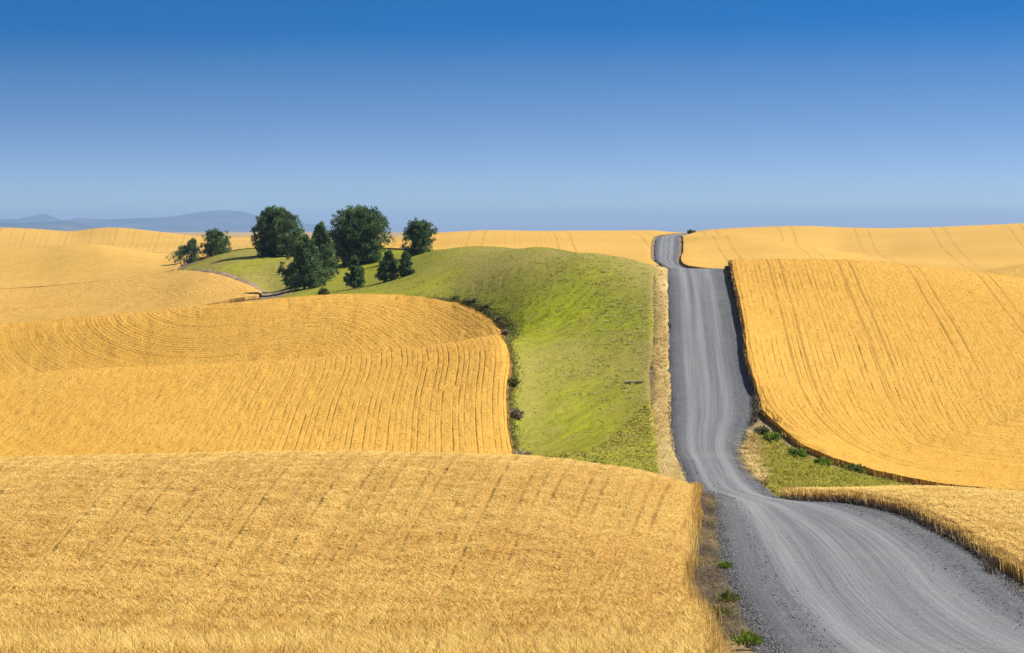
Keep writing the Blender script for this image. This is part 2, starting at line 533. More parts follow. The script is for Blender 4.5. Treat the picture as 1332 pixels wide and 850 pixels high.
# ------------------------------------------------------------------ the road line
Lp = [(1030,40)] + hits([(990,850),(968,812),(948,775),(937,740),(932,713),(930,685)]) + \
     [(927,130),(917,148),(905,170)] + \
     hits([(885,605),(876,585),(871,544),(870,500),(869,450),(868.5,400),(868,370),(867,353)], dmin=178) + \
     [(867.5,380),(867,480),(866.5,590),(860,630)] + hits([(852,338),(851.5,325),(854,311.5)], dmin=600) + [(862,1060),(872,1120),(884,1200),(893,1300)]
Rp = [(1750,40),(1500,55)] + hits([(1332,771),(1300,743),(1253,710),(1206,686),(1160,669)]) + \
     [(1112,127),(1070,140),(1037,153),(1013,170)] + \
     hits([(976,610),(966,584),(971,562),(979,540),(977,506),(971,478),(966,450),(958,410),(951,380),(943,353)], dmin=178) + \
     [(943,380),(930,480),(900,590),(884,630)] + hits([(880.5,339),(884,328),(884,312)], dmin=600) + [(883,1060),(890,1120),(898,1200),(903,1300)]


def edge_fn(pts):
    pts = sorted(pts, key=lambda p: p[1])
    x = [pts[0][1]]; y = [pts[0][0]]
    for b, d in pts[1:]:
        if d > x[-1]+.5: x.append(d); y.append(b)
    return lambda q: pchip(np.log(x), y, np.log(q))


RL, RR = edge_fn(Lp), edge_fn(Rp)
RR0 = RR
# ------------------------------------------------------------------ ground sheet
def build_ground():
    bs = np.concatenate([np.arange(-1500, -140, 40), np.arange(-140, 1475, 6), np.arange(1475, 2801, 40)]).astype(float)
    ds = np.concatenate([np.linspace(.5, 40, 14), np.exp(np.linspace(math.log(41), math.log(1800), 460)), np.exp(np.linspace(math.log(1850), math.log(36500), 64))])
    Bm, Dm = np.meshgrid(bs, ds)
    b, d = Bm.ravel(), Dm.ravel()
    V = P(b, d)
    V[:, 2] -= .05+.00015*d
    # the bed under the carriageway is cut a little lower
    dd = np.clip(d, 41, 1290)
    ins = (b > RL(dd)+14*60/dd) & (b < RR(dd)-14*60/dd) & (d > 41) & (d < 1290)
    V[:, 2] -= ins*.25
    V[:, 2] += np.where(d < 300, .10*(fbm(V[:, 0]*.7, V[:, 1]*.7, 3)-.5), 0)
    nb, nd = len(bs), len(ds)
    i = np.arange(nd-1)[:, None]*nb+np.arange(nb-1)[None]
    i = i.ravel()
    Q = np.stack([i, i+1, i+nb+1, i+nb], -1)
    t = NT('bare_ground')
    p = t.pos()
    a = t.noise(.35, p, 6, .65)
    c = t.mix(t.remap(a, .35, .65), (.085, .062, .042), (.30, .205, .095))
    c = t.mix(t.remap(t.noise(6, p, 3, .7), .45, .7), c, (.38, .27, .14))
    far = t.remap(t.n('SeparateXYZ').outputs[1], 0, 1)
    sx = t.n('SeparateXYZ'); t.t.links.new(p, sx.inputs[0])
    far = t.remap(sx.outputs[1], 1200, 1600)
    plain = t.mix(t.remap(t.noise(.0016, t.mapping(p, (1, .25, 1)), 4, .6), .4, .6), (.36, .24, .08), (.45, .31, .12))
    c = t.mix(far, c, plain)
    m = t.diffuse(c, t.bump(a, .4, .15))
    link('ground', mesh_np('ground', V, [Q], [m]), kind='structure')


build_ground()


def build_road():
    ds = np.exp(np.linspace(math.log(44), math.log(1290), 620))
    l, r = RL(ds), RR(ds)
    n = 29
    ac = np.linspace(0, 1, n)
    # cross-section: low feather edges, gravel windrows, crown and two worn tracks
    prof = .10*(1-(2*ac-1)**4) + .05*np.exp(-((ac-.10)/.035)**2)+.05*np.exp(-((ac-.90)/.035)**2)
    for c in (.30, .47, .66): prof -= .02*np.exp(-((ac-c)/.05)**2)
    b = l[:, None]+(r-l)[:, None]*ac[None]
    d = np.broadcast_to(ds[:, None], b.shape)
    V = P(b.ravel(), d.ravel())
    wob = .03*(fbm(V[:, 0]*.9, V[:, 1]*.9, 31, 3)-.5)
    edge = np.tile(np.where((ac < .02) | (ac > .98), -.08, .03), len(ds))
    V[:, 2] += np.tile(prof, len(ds))+wob+edge+.0002*d.ravel()
    # ragged gravel edge
    rag = (fbm(d.ravel()*1.3, np.tile(ac*3, len(ds)), 8, 3)-.5)*1.1
    V[:, 0] += rag*np.tile(np.where((ac < .03) | (ac > .97), 1, 0), len(ds))
    cen = P((l+r)/2, ds)
    al = np.concatenate([[0], np.cumsum(np.linalg.norm(np.diff(cen, axis=0), axis=1))])
    i = (np.arange(len(ds)-1)[:, None]*n+np.arange(n-1)[None]).ravel()
    Q = np.stack([i, i+1, i+n+1, i+n], -1)
    t = NT('road_gravel')
    A = t.attr('across'); L = t.attr('along'); p = t.pos()
    # long streaks left by wheels and grader
    v1 = t.combine(t.math('MULTIPLY', A, 15), t.math('MULTIPLY', L, .010), 0)
    v2 = t.combine(t.math('MULTIPLY', A, 46), t.math('MULTIPLY', L, .020), 7)
    s1 = t.noise(1, v1, 3, .6); s2 = t.noise(1, v2, 3, .6)
    wob = t.math('MULTIPLY', t.math('SUBTRACT', t.noise(.02, t.combine(0, L, 0), 2), .5), .06)
    A2 = t.math('ADD', A, wob)
    tr = None
    for c, w, k in ((.27, .075, 1.0), (.46, .075, .8), (.68, .075, .9)):
        q = t.math('DIVIDE', t.math('SUBTRACT', A2, c), w)
        q = t.math('EXPONENT', t.math('MULTIPLY', t.math('MULTIPLY', q, q), -1))
        q = t.math('MULTIPLY', q, k)
        tr = q if tr is None else t.math('MAXIMUM', tr, q)
    sh = t.math('ABSOLUTE', t.math('SUBTRACT', A2, .48))
    shl = t.remap(sh, .24, .40)                      # loose shoulder
    f = t.math('ADD', t.math('MULTIPLY', tr, .42), t.math('MULTIPLY', t.remap(s1, .3, .7), .38))
    f = t.math('ADD', f, t.math('MULTIPLY', t.remap(s2, .3, .7), .28), clamp=True)
    f = t.math('MULTIPLY', f, t.math('SUBTRACT', 1, t.math('MULTIPLY', shl, .80)))
    s3 = t.noise(1, t.combine(t.math('MULTIPLY', A, 120), t.math('MULTIPLY', L, .05), 3), 2, .6)
    f = t.math('MULTIPLY', f, t.remap(s3, .30, .60, .62, 1.08))
    col = t.mix(f, (.074, .075, .082), (.268, .269, .275))
    g1 = t.noise(4.5, p, 4, .8); g2 = t.noise(16, p, 2, .7)
    vo = t.n('TexVoronoi'); vo.inputs['Scale'].default_value = 11; t.t.links.new(p, vo.inputs['Vector'])
    stone = t.math('ADD', t.math('MULTIPLY', g1, .6), t.math('MULTIPLY', g2, .5))
    amt = t.math('ADD', .60, t.math('MULTIPLY', shl, .5))
    col = t.mix(t.math('MULTIPLY', t.remap(stone, .50, .36), amt), col, (.03, .031, .035))
    col = t.mix(t.math('MULTIPLY', t.remap(stone, .60, .74), amt), col, (.40, .40, .41))
    dust = t.remap(t.noise(.12, p, 4), .5, .75, 0, .22)
    col = t.mix(dust, col, (.27, .25, .21))
    h = t.math('ADD', stone, t.math('MULTIPLY', vo.outputs[0], .5))
    h = t.math('ADD', h, t.math('MULTIPLY', s2, .8))
    m = t.diffuse(col, t.bump(h, .55, .06), rough=.85, spec=.2)
    me = mesh_np('road', V, [Q], [m], None, dict(across=np.tile(ac, len(ds)), along=np.repeat(al, n)))
    link('road', me, kind='structure')


build_road()

# ------------------------------------------------------------------ wheat fields
GOLD_LO, GOLD_HI, ROW = (.40, .225, .045), (.66, .43, .125), (.20, .105, .025)
mA = wheat_mats('near_wheat', (.58, .315, .062), (.88, .545, .165), (.30, .155, .024), .62, .95, speck=5, bump=.6, cm=.80)
mB = wheat_mats('valley_wheat', (.53, .268, .030), (.77, .445, .088), (.12, .052, .006), .68, .72, speck=2.2)
mF = wheat_mats('hill_wheat', (.54, .272, .030), (.78, .45, .090), (.15, .068, .006), .75, .65, tram=(11.5, 1.9, .34), speck=2.2, tamp=.5)
mC = wheat_mats('knoll_wheat', (.50, .27, .042), (.74, .455, .125), (.17, .085, .012), 1.4, .6, speck=2.0)
mD = wheat_mats('far_wheat', (.49, .275, .042), (.71, .445, .115), (.24, .13, .02), 3.0, .55, speck=1.0, bump=.4, scale=.5)
mH = wheat_mats('plateau_wheat', (.51, .28, .038), (.73, .445, .105), (.24, .13, .02), 2.2, .35, tram=(38, 6.5, .8), speck=1.2, bump=.4, scale=.5, tamp=.42)

# A : the near field
Aedge = [(938,44)] + hits([(934,870),(927,845),(918,815),(902,793),(892,772),(897,735),(902,690),(904,660)]) + [(905,128),(904.5,140),(902,155),(895,170)]
Aedge = [(b, d) for i, (b, d) in enumerate(Aedge) if i == 0 or d > Aedge[i-1][1]+.3]
polyA = [(-600, 44)] + Aedge + [(-600, 170)]
field('wheat_field', polyA, mA, rows_fan(.0085, 80, -8.0),
      'pale golden wheat field filling the left foreground beside the gravel road, single ears visible in front',
      height=.85, stepb=9, stepl=5, dens=lambda d: 340*(55/np.maximum(d, 50))**1.2,
      earw=lambda d: .018*np.maximum(d/55, .9)**.8, earh=lambda d: .32*(55/np.maximum(d, 55))**1.0+.16*np.clip((66-d)/8, 0, 1), period=.62, drop=.0, rough=.14, curve=.7, seed=11, jag=5, stalks=22, soft=.5)

# B : second field on the left, folded over a low rise
Btop = [(666,592),(660,559),(658,532),(658,505),(661,486),(662,465),(658,449),(652,438)]
Btop2 = [(651.5,430),(642,419),(620,405),(593,394),(553,386.5),(512,383)]
Bedge = [(668,195),(667,210)] + hits(Btop, .75, 190) + hits(Btop2, .75, 292)
Bd = [Bedge[0]]
for p in Bedge[1:]:
    if p[1] > Bd[-1][1]+.2: Bd.append(p)
polyB = [(-500, 195)] + Bd + [(470, 353), (420, 358), (370, 362), (330, 366), (200, 374), (-500, 374)]
field('wheat_field', polyB, mB, rows_smooth(Bd[1:]+[(440, 352), (380, 352), (300, 350)], 8),
      'golden wheat field with dark curving drill rows behind the near field, folded across its middle',
      stepb=7, stepl=3.2, dens=lambda d: 9*(250/d), earw=lambda d: .085*(d/250), earh=lambda d: .15+0*d, stalks=9,
      period=.68, drop=.97, rough=.10, seed=21, jag=1.6)

# F : right-hand hill
Fleft = [(950,352),(951.5,345)] + hits([(955,372),(962,402),(967,430),(971,460),(975,486),(982,512),(993,541),(1018,566),(1042,585),(1084,604),(1131,618),(1169,627),(1230,637),(1332,646)], 0, 190)[0:]
Fl = sorted([(950, 356)]+[p for p in Fleft[2:8]], key=lambda p: -p[1])
Fb = Fleft[8:]
polyF = Fl + Fb + [(1450, 225), (1750, 225), (1750, 380), (1300, 372), (1100, 366), (950, 364)]
Fgd = [(952, 420)] + Fl + Fb + [(1500, 226), (1750, 226)]
FG2 = [tuple(P(b, d)[0, :2]) for b, d in Fl]


def liftF(b, d):
    g = P(b, d)
    q, _ = seg_dist(g[:, :2], FG2)
    return .75*np.exp(-q/3.0)*np.clip((d-238)/22, 0, 1)


field('wheat_field', polyF, mF, rows_smooth(Fgd, 22),
      'golden wheat field on the rounded hill to the right of the road, long dark tracks running down it',
      stepb=7, stepl=3.2, dens=lambda d: 8*(250/d), earw=lambda d: .085*(d/250), earh=lambda d: .15+0*d, stalks=9,
      lift=liftF, period=.75, drop=.9, seed=31, jag=1.6)

# G : narrow strip by the road, right foreground
Gfront = [(1018,160)] + hits([(1040,639.5)], 0, 0)[:0] + [(1034,147),(1062,138),(1095,131)] + hits([(1140,663),(1180,673),(1220,693),(1253,710),(1291,734),(1332,760)]) + [(1400,72),(1500,62)]
Gback = [(1700,62),(1700,150),(1332,152),(1200,158),(1122,163),(1060,166),(1022,165)]
Gb = sorted(Gfront, key=lambda p: -p[1])
polyG = [(b+3, d) for b, d in Gb] + Gback
field('wheat_field', polyG, mA, rows_guide(Gb),
      'narrow strip of pale wheat along the right edge of the road in the foreground',
      height=.85, stepb=7, stepl=4, dens=lambda d: 150*(70/np.maximum(d, 60))**1.2,
      earw=lambda d: .030*np.maximum(d/70, .9)**.85, earh=lambda d: .30*(65/np.maximum(d, 65))**.5, lift=lambda b, d: .2*np.clip((d-95)/40, 0, 1), stalks=22, curve=.7, soft=.35,
      period=.62, drop=.2, rough=.12, seed=41, jag=2.0)

# C : tongue-shaped field below the trees
Ctip = hits([(248,361),(285,367),(322,373),(336,377.5)], .6, 400)
Cb = hits([(341,382),(336,388),(315,394.5)], .3, 385)
print('C', Ctip, Cb)
polyC = [(-500, 385), (120, 392), (200, 404), (246, 416), (290, 424), (320, 428), (337, 432), (342, 440), (338, 449), (325, 456), (300, 468), (270, 482), (245, 497), (222, 520), (186, 560), (100, 580), (-500, 580)]
Cg = [(-500, 385), (120, 392), (200, 404), (246, 416), (290, 424), (320, 428), (337, 432), (342, 440), (338, 449), (325, 456), (300, 468), (270, 482), (245, 497), (222, 520), (186, 560)]
field('wheat_field', polyC, mC, rows_guide(Cg),
      'wheat field ending in a rounded tongue below the tree covered knoll',
      stepb=6, stepl=3, dens=lambda d: 2+0*d, earw=lambda d: .15+0*d, earh=lambda d: .16+0*d, period=1.4, drop=.8, seed=51, jag=1.2)

# D, E : far rounded hills on the left
field('wheat_field', [(-700, 640), (186, 640), (228, 640), (240, 720), (250, 830), (252, 960), (-700, 960)], mD, rows_fan(-.0011, 700),
      'rounded far wheat hill at the left edge with fine slanting rows', stepb=6, stepl=3, period=3, seed=61, jag=.6)
field('wheat_field', [(-700, 965), (253, 965), (255, 720), (270, 660), (344, 645), (345, 1250), (345, 1500), (-700, 1500)], mD, rows_fan(.0009, 1000),
      'most distant wheat hill on the left under the blue mountains', stepb=6, stepl=3, period=3, seed=62, jag=.6)
# M : far field behind the green slope
dM = np.exp(np.linspace(math.log(610), math.log(1290), 26))
polyM = [(346, 645), (700, 610)] + [(float(RL(d))-3.5-1500/d, float(d)) for d in dM] + [(880, 1400), (560, 1450), (346, 1450)]
field('wheat_field', polyM, mH, rows_fan(.0006, 900),
      'far wheat field on the skyline between the trees and the road', stepb=6, stepl=3, period=2.2, seed=63, jag=.6)
# H : far field right of the road
polyH = [(float(RR(d))+3+1500/d, float(d)) for d in dM] + [(910, 1400), (1000, 1500), (1900, 1500), (1900, 652), (1225, 652), (1215, 600), (1100, 570), (960, 590)]
field('wheat_field', polyH, mH, rows_fan(.0008, 1000),
      'broad far wheat field on the skyline right of the road, paired wheel tracks crossing it', stepb=6, stepl=3, period=2.2, seed=64, jag=.6)

mK = wheat_mats('ridge_wheat', (.51, .28, .036), (.73, .445, .10), (.20, .10, .012), 2.0, 1.1, speck=1.6, bump=.4)
field('wheat_field', [(1222, 560), (1700, 560), (1700, 648), (1222, 648)], mK, rows_fan(.0012, 600),
      'small striped wheat knoll at the right edge behind the rounded hill field', stepb=5, stepl=2, period=2, seed=65, jag=.6)

# ------------------------------------------------------------------ grass and verges
def grass_mats(name, cols, streak=(.10, .03, .1), rot=0.0, sc=1.0, tip=1.15, bmp=.5):
    def colour(t):
        p = t.pos()
        v = t.mapping(t.mapping(p, (1, 1, 1), (0, 0, rot)), streak)
        a = t.noise(1.0*sc, v, 4, .62); b = t.noise(.35*sc, v, 3, .5)
        c = t.mix(t.remap(a, .38, .60), cols[0], cols[1])
        c = t.mix(t.remap(b, .46, .66), c, cols[2])
        e = t.noise(2.7*sc, v, 3, .6)
        w = t.noise(1.0, t.mapping(t.mapping(p, (1, 1, 1), (0, 0, rot)), (1.1, .13, .5)), 4, .6)
        c = t.mix(t.remap(w, .46, .68, 0, .75), c, tuple(x*.62 for x in cols[1]))
        c = t.mix(t.remap(w, .44, .30, 0, .8), c, cols[2])
        c = t.mix(t.remap(e, .52, .74, 0, .7), c, cols[3])
        dr = t.math('MULTIPLY', t.attr('dry'), t.remap(t.noise(.5*sc, v, 4, .65), .32, .56, .15, 1), clamp=True)
        c = t.mix(dr, c, cols[3])
        return c, p
    t = NT(name + '_turf')
    c, p = colour(t)
    f = t.noise(3.0, p, 3, .7)
    c = t.mix(t.remap(f, .38, .62, .3, 0), c, tuple(x*.6 for x in cols[0]))
    c = t.mix(t.remap(t.noise(.8, p, 4, .65), .4, .6, .25, 0), c, tuple(x*.7 for x in cols[1]))
    turf = t.diffuse(c, t.bump(f, bmp, .15), .1)
    t = NT(name + '_blades')
    c, p = colour(t)
    c = t.mix(t.math('MULTIPLY', t.attr('tint'), .5), c, tuple(min(1, x*tip) for x in cols[2]))
    blades = t.diffuse(c, t.upnormal(.45), .25)
    return turf, blades


def turf(name, poly, mats, label, dens, w, h, cat='grass', stepb=7, stepl=4, seed=1, jag=3, lean=(-.2, -.05), up=.05, curve=.5, base=True, bumpy=.15, dry=None, tilt=1.5):
    b, d, T, B = patch(poly, stepb, stepl, jag, seed)
    V = P(b, d)
    onb = np.zeros(len(b), bool); onb[B.ravel()] = True
    V[:, 2] += np.where(onb, -.25, up+bumpy*fbm(V[:, 0]*.5, V[:, 1]*.5, seed))
    q, qb, qd = scatter(b, d, T, V, dens, seed+1)
    cl = fbm(q[:, 0]*.45, q[:, 1]*.45, seed+7)
    hh = h(qd)*(.4+.9*rng.random(len(q)))*(.5+cl)
    q[:, 2] -= .04
    RV, RQ, RT = ribbons(q, hh, w(qd)*(.6+.8*rng.random(len(q))), lean, np.clip(rng.random(len(q)), 0, 1), curve, seed, tilt)
    me = mesh_np(name, np.concatenate([V, RV]), [T, RQ+len(V)], list(mats),
                 np.concatenate([np.zeros(len(T)), np.ones(len(RQ))]), dict(tint=np.concatenate([np.zeros(len(V)), RT]), dry=np.concatenate([dry(b, d), np.repeat(dry(qb, qd), 6)]) if dry else np.zeros(len(V)+len(RV))))
    return link(name, me, None, label, cat, kind='stuff')


GM = grass_mats('slope_grass', ((.31, .275, .035), (.28, .305, .008), (.40, .435, .003), (.36, .285, .085)), (.20, .045, .12), R_(22), bmp=.12)
# green slope between second field and road, running back to the trees
Ghill = [(672,190)] + [(b+3, d) for b, d in Bd[1:]] + [(470,354),(430,362),(390,376),(362,392)] + \
        [(350,408),(350,432),(338,452),(310,470),(275,487),(248,503),(226,528),(205,560),(230,612),(300,625),(460,625),(560,560),(640,500),(720,450),(800,410),(850,372)] + \
        [(851,352),(852,330),(852,300),(850,270),(850,240),(852,215),(856,190)]
def dry_hill(b, d):
    near = 1.2*np.exp(-np.abs(850-b)/22.0)
    crest = np.clip((d-318)/40, 0, 1)*np.clip((b-540)/80, 0, 1)*1.0
    mid = .75*np.exp(-((b-765)/70)**2-((d-282)/15)**2)
    low = .7*np.exp(-((b-690)/30)**2-((d-262)/22)**2)
    knoll = .9*np.clip((480-b)/120, 0, 1)*np.clip((d-400)/30, 0, 1)+.4*np.exp(-((b-500)/60)**2-((d-395)/40)**2)
    return np.clip(near+crest+mid+low+knoll, 0, 1)


turf('hillside_grass', Ghill, GM, 'green grassy hillside between the wheat and the road, rising to the trees',
     lambda d: 9*(250/d)**1.3, lambda d: .14*(d/250), lambda d: .11+0*d, stepb=7, stepl=3, seed=71, jag=3, dry=dry_hill, bumpy=.06)
DRY = grass_mats('dry_grass', ((.52, .34, .11), (.66, .46, .17), (.74, .56, .24), (.33, .29, .06)), (.5, .12, .5), 0)
strip = [(851,186),(848,215),(845,240),(846,270),(848,300),(849,330),(850,352),(852,362)] + [(float(RL(d))+5, d) for d in (362,345,330,310,290,270,250,235,220,205,186)]
turf('dry_grass', strip, DRY, 'band of dry tan grass between the green hillside and the gravel road',
     lambda d: 8*(250/d)**1.3, lambda d: .10*(d/250), lambda d: .24+0*d, cat='dry grass', stepb=5, stepl=3, seed=72, jag=3, bumpy=.05, up=.03)
# left roadside verge in the foreground
vd = [140, 125, 110, 98, 88, 80, 74, 68, 62]
VG = grass_mats('verge', ((.070, .058, .048), (.12, .095, .072), (.30, .215, .10), (.08, .065, .05)), (.8, .4, 1), 0, 1.2)
Af = edge_fn(Aedge)
turf('roadside_stubble', [(float(Af(d))-2, d) for d in vd[::-1]] + [(float(RL(d))+4, d) for d in vd], VG,
     'strip of dead straw and soil between the near wheat field and the gravel road',
     lambda d: 80+0*d, lambda d: .022*(d/60)**.8, lambda d: .24+0*d, cat='stubble', stepb=4, stepl=3, seed=73, jag=1.5, bumpy=.05, curve=1.0, tilt=.9)
# wedge of grass right of the road, below the hill
WG = grass_mats('wedge_grass', ((.30, .27, .04), (.42, .32, .06), (.33, .32, .03), (.16, .29, .015)), (.9, .5, .5), .6)
wedge = [(1022,170),(1060,170),(1122,168),(1200,170),(1200,222),(1169,226),(1131,226),(1084,228),(1042,233),(1018,238),(996,246),(985,243),(972,236),(967,230),(970,222),(980,210),(1000,192)]
turf('wedge_grass', wedge, WG, 'wedge of mixed green and tan grass between the road and the right hill',
     lambda d: 16+0*d, lambda d: .10+0*d, lambda d: .45+0*d, stepb=4, stepl=3, seed=74, jag=3, bumpy=.35, tilt=.8)
w2 = [(974,241),(966,232),(967,222),(976,208),(992,196),(1002,196),(996,208),(988,220),(990,232),(984,243)]
turf('dry_grass', w2, DRY, 'small patch of bleached dry grass on the inside of the road bend',
     lambda d: 34+0*d, lambda d: .09+0*d, lambda d: .6+0*d, cat='dry grass', stepb=3, stepl=2, seed=75, jag=2, up=.12, bumpy=.3)
RG = grass_mats('rough_grass', ((.30, .26, .05), (.36, .33, .03), (.46, .43, .05), (.48, .36, .14)), (.5, .2, .5), R_(-30))
turf('rough_grass', [(676, 196), (672, 212), (676, 228)] + hits([(715,590),(760,588),(795,568),(822,545),(848,515)], 0, 205) + [(856, 236), (858, 215), (864, 190)], RG,
     'rough brownish green grass and weeds at the foot of the green slope', lambda d: 14+0*d, lambda d: .11+0*d, lambda d: .30+0*d,
     stepb=5, stepl=3, seed=78, jag=4, up=.1, bumpy=.25, tilt=.8)
# pale weed tufts on the upper slope towards the road
r_ = np.random.default_rng(17)
pb = np.concatenate([r_.normal(812, 22, 70), r_.normal(770, 30, 25)]); pd = r_.uniform(262, 345, 95)
ok = (pb < 842) & (pb > 700); pb, pd = pb[ok], pd[ok]
cp = np.repeat(P(pb, pd), 60, 0)+r_.normal(0, .38, (60*len(pb), 3))*np.array([1, 1.4, 0])
V_, Q_, t_ = ribbons(cp, .08+.16*r_.random(len(cp)), .10, (0, 0), r_.random(len(cp)), .5, 18, 1.3)
pw = NT('pale_weed'); PWm = pw.diffuse(pw.mix(pw.attr('tint'), (.36, .37, .09), (.62, .62, .28)), pw.upnormal(.4), .25)
link('slope_weeds', mesh_np('slope_weeds', V_, [Q_], [PWm], None, dict(tint=t_)), None,
     'scattered tufts of pale green weeds on the grassy slope near the road', 'weeds', kind='stuff')
# bare track through the draw under the trees
SO = grass_mats('track', ((.26, .17, .10), (.34, .23, .14), (.42, .31, .20), (.20, .13, .08)), (.3, .1, .3), 0)
tk = [(336,432),(352,424),(372,428),(392,436),(395,446),(372,446),(352,452),(335,466),(300,482),(262,500),(236,520),(222,530),(226,522),(250,497),(280,480),(310,464),(338,446)]
turf('dirt_track', tk, SO, 'bare brown dirt track curving between the tongue of wheat and the tree covered knoll',
     lambda d: .8+0*d, lambda d: .1+0*d, lambda d: .15+0*d, cat='dirt track', stepb=4, stepl=2, seed=76, jag=2, up=.14, bumpy=.1)


# loose gravel thrown to the edges of the road
def loose_gravel():
    r = np.random.default_rng(91)
    N = 52000
    u = r.random(N)
    d = 48*(260/48.)**(u**1.25)
    edge = r.random(N)
    a = np.where(edge < .47, np.abs(r.normal(0, .075, N)), np.where(edge < .975, 1-np.abs(r.normal(0, .075, N)), r.random(N)))
    a = np.where(edge < .47, a-.012, np.where(edge < .975, a+.012, a))
    b = RL(d)+(RR(d)-RL(d))*a
    s = (.012+.032*r.random(N)**3)*(d/60)**.6*np.where(edge > .975, .6, 1)
    c = P(b, d, .05+.0002*d)
    c[:, 2] += .10*(1-(2*np.clip(a, 0, 1)-1)**4)
    o = np.array([(1, 0, 0), (-1, 0, 0), (0, 1, 0), (0, -1, 0), (0, 0, 1), (0, 0, -1)], float)
    V = c[:, None]+o[None]*(s[:, None]*(.6+.7*r.random((N, 6))))[..., None]*np.array([1, 1, .7])
    V[:, :, :2] += r.normal(0, .2, (N, 6, 2))*s[:, None, None]
    f = np.array([(0, 2, 4), (2, 1, 4), (1, 3, 4), (3, 0, 4), (2, 0, 5), (1, 2, 5), (3, 1, 5), (0, 3, 5)])
    F = (np.arange(N)[:, None, None]*6+f[None]).reshape(-1, 3)
    t = NT('loose_stone')
    m = t.diffuse(t.mix(t.attr('tint'), (.07, .07, .072), (.32, .316, .31)), None)
    link('loose_gravel', mesh_np('loose_gravel', V.reshape(-1, 3), [F], [m], None, dict(tint=np.repeat(np.clip(r.normal(.45, .28, N), 0, 1), 6)), smooth=False), None,
         'loose grey gravel scattered over the road and heaped along its edges', 'gravel', kind='stuff')


loose_gravel()


# cut bank on the right side of the road
def build_bank():
    ds = np.linspace(251, 352, 120)
    fx = sorted(Fl+Fb[:2], key=lambda p: p[1])
    fb = pchip([p[1] for p in fx], [p[0] for p in fx], ds)
    rb = RR(ds)
    n = 9; V = []
    for k in range(n):
        t = k/(n-1)
        b = rb-3+(fb+1.0-rb+3)*t
        q = P(b, ds)
        nz = fbm(q[:, 1]*.9, np.full(len(ds), k*.7), 5)
        q[:, 2] += .1+(.72*np.clip((ds-238)/22, 0, 1))*(t**1.3)+.25*(nz-.5)*math.sin(math.pi*t)+.00
        q[:, 0] += .3*(nz-.5)
        V.append(q)
    V = np.stack(V, 1).reshape(-1, 3)
    i = (np.arange(len(ds)-1)[:, None]*n+np.arange(n-1)[None]).ravel()
    Q = np.stack([i, i+1, i+n+1, i+n], -1)
    t = NT('bank_soil'); p = t.pos()
    a = t.noise(1.6, p, 4, .7)
    c = t.mix(t.remap(a, .38, .66), (.05, .040, .030), (.22, .175, .13))
    m = t.diffuse(c, t.bump(a, .8, .3))
    link('road_bank', mesh_np('road_bank', V, [Q], [m]), kind='structure')


build_bank()


# ------------------------------------------------------------------ trees and shrubs
def foliage_mat(name, lo, hi):
    t = NT(name)
    p = t.pos()
    f = t.math('ADD', t.math('MULTIPLY', t.attr('tint'), .7), t.math('MULTIPLY', t.noise(.6, p, 3), .5))
    c = t.mix(t.remap(f, .25, .95), lo, hi)
    return t.diffuse(c, t.upnormal(.2), .28, .6, .12)


STRAW = foliage_mat('straw_twigs', (.36, .30, .20), (.66, .57, .43))
PINE = foliage_mat('pine_needles', (.036, .070, .026), (.20, .30, .11))
PINE2 = foliage_mat('pine_needles_pale', (.050, .092, .036), (.23, .33, .13))
OLIVE = foliage_mat('olive_leaves', (.10, .115, .045), (.26, .27, .12))
DARK = foliage_mat('hedge_leaves', (.10, .115, .02), (.25, .255, .06))
GREY = foliage_mat('grey_twigs', (.24, .20, .13), (.52, .43, .31))
LIME = foliage_mat('weed_leaves', (.10, .16, .015), (.26, .36, .035))
tb = NT('bark'); BARK = tb.diffuse(tb.mix(tb.noise(4, tb.pos(), 3), (.05, .035, .025), (.16, .10, .07)))


def tube(pts, rad, n=6):
    V = []; F = []
    for k, (p, r) in enumerate(zip(pts, rad)):
        a = np.arange(n)*2*math.pi/n
        V.append(np.stack([p[0]+r*np.cos(a), p[1]+r*np.sin(a), np.full(n, p[2])], -1))
        if k:
            i = np.arange(n); j = (i+1) % n
            F.append(np.stack([(k-1)*n+i, (k-1)*n+j, k*n+j, k*n+i], -1))
    return np.concatenate(V), np.concatenate(F)


def clumps(cen, outd, rad, per, ln, wd, r):
    """Needle or leaf blades radiating from clump centres."""
    N = len(cen)
    c = np.repeat(cen, per, 0); o = np.repeat(outd, per, 0); rr = np.repeat(rad, per)
    v = r.normal(size=c.shape); v /= np.linalg.norm(v, axis=1)[:, None]
    start = c+v*(rr*r.random(len(c))**.5)[:, None]
    dirn = v*.8+o*.7+np.array([0, 0, .35]); dirn /= np.linalg.norm(dirn, axis=1)[:, None]
    s = np.cross(dirn, r.normal(size=c.shape)); s /= np.linalg.norm(s, axis=1)[:, None]
    L = ln*(.6+.8*r.random(len(c)))[:, None]; W = wd*(.6+.8*r.random(len(c)))[:, None]
    V = np.stack([start-s*W*.35, start+s*W*.35, start+dirn*L*.6+s*W*.5, start+dirn*L, start+dirn*L*.6-s*W*.5], 1).reshape(-1, 3)
    i = np.arange(len(c))[:, None]*5
    F4 = i+np.array([0, 1, 2, 4]); F3 = i+np.array([2, 3, 4])
    tint = np.repeat(np.clip(np.repeat(.45+.32*r.normal(size=N), per)+.2*r.normal(size=len(c)), 0, 1), 5)
    return V, F4, F3, tint


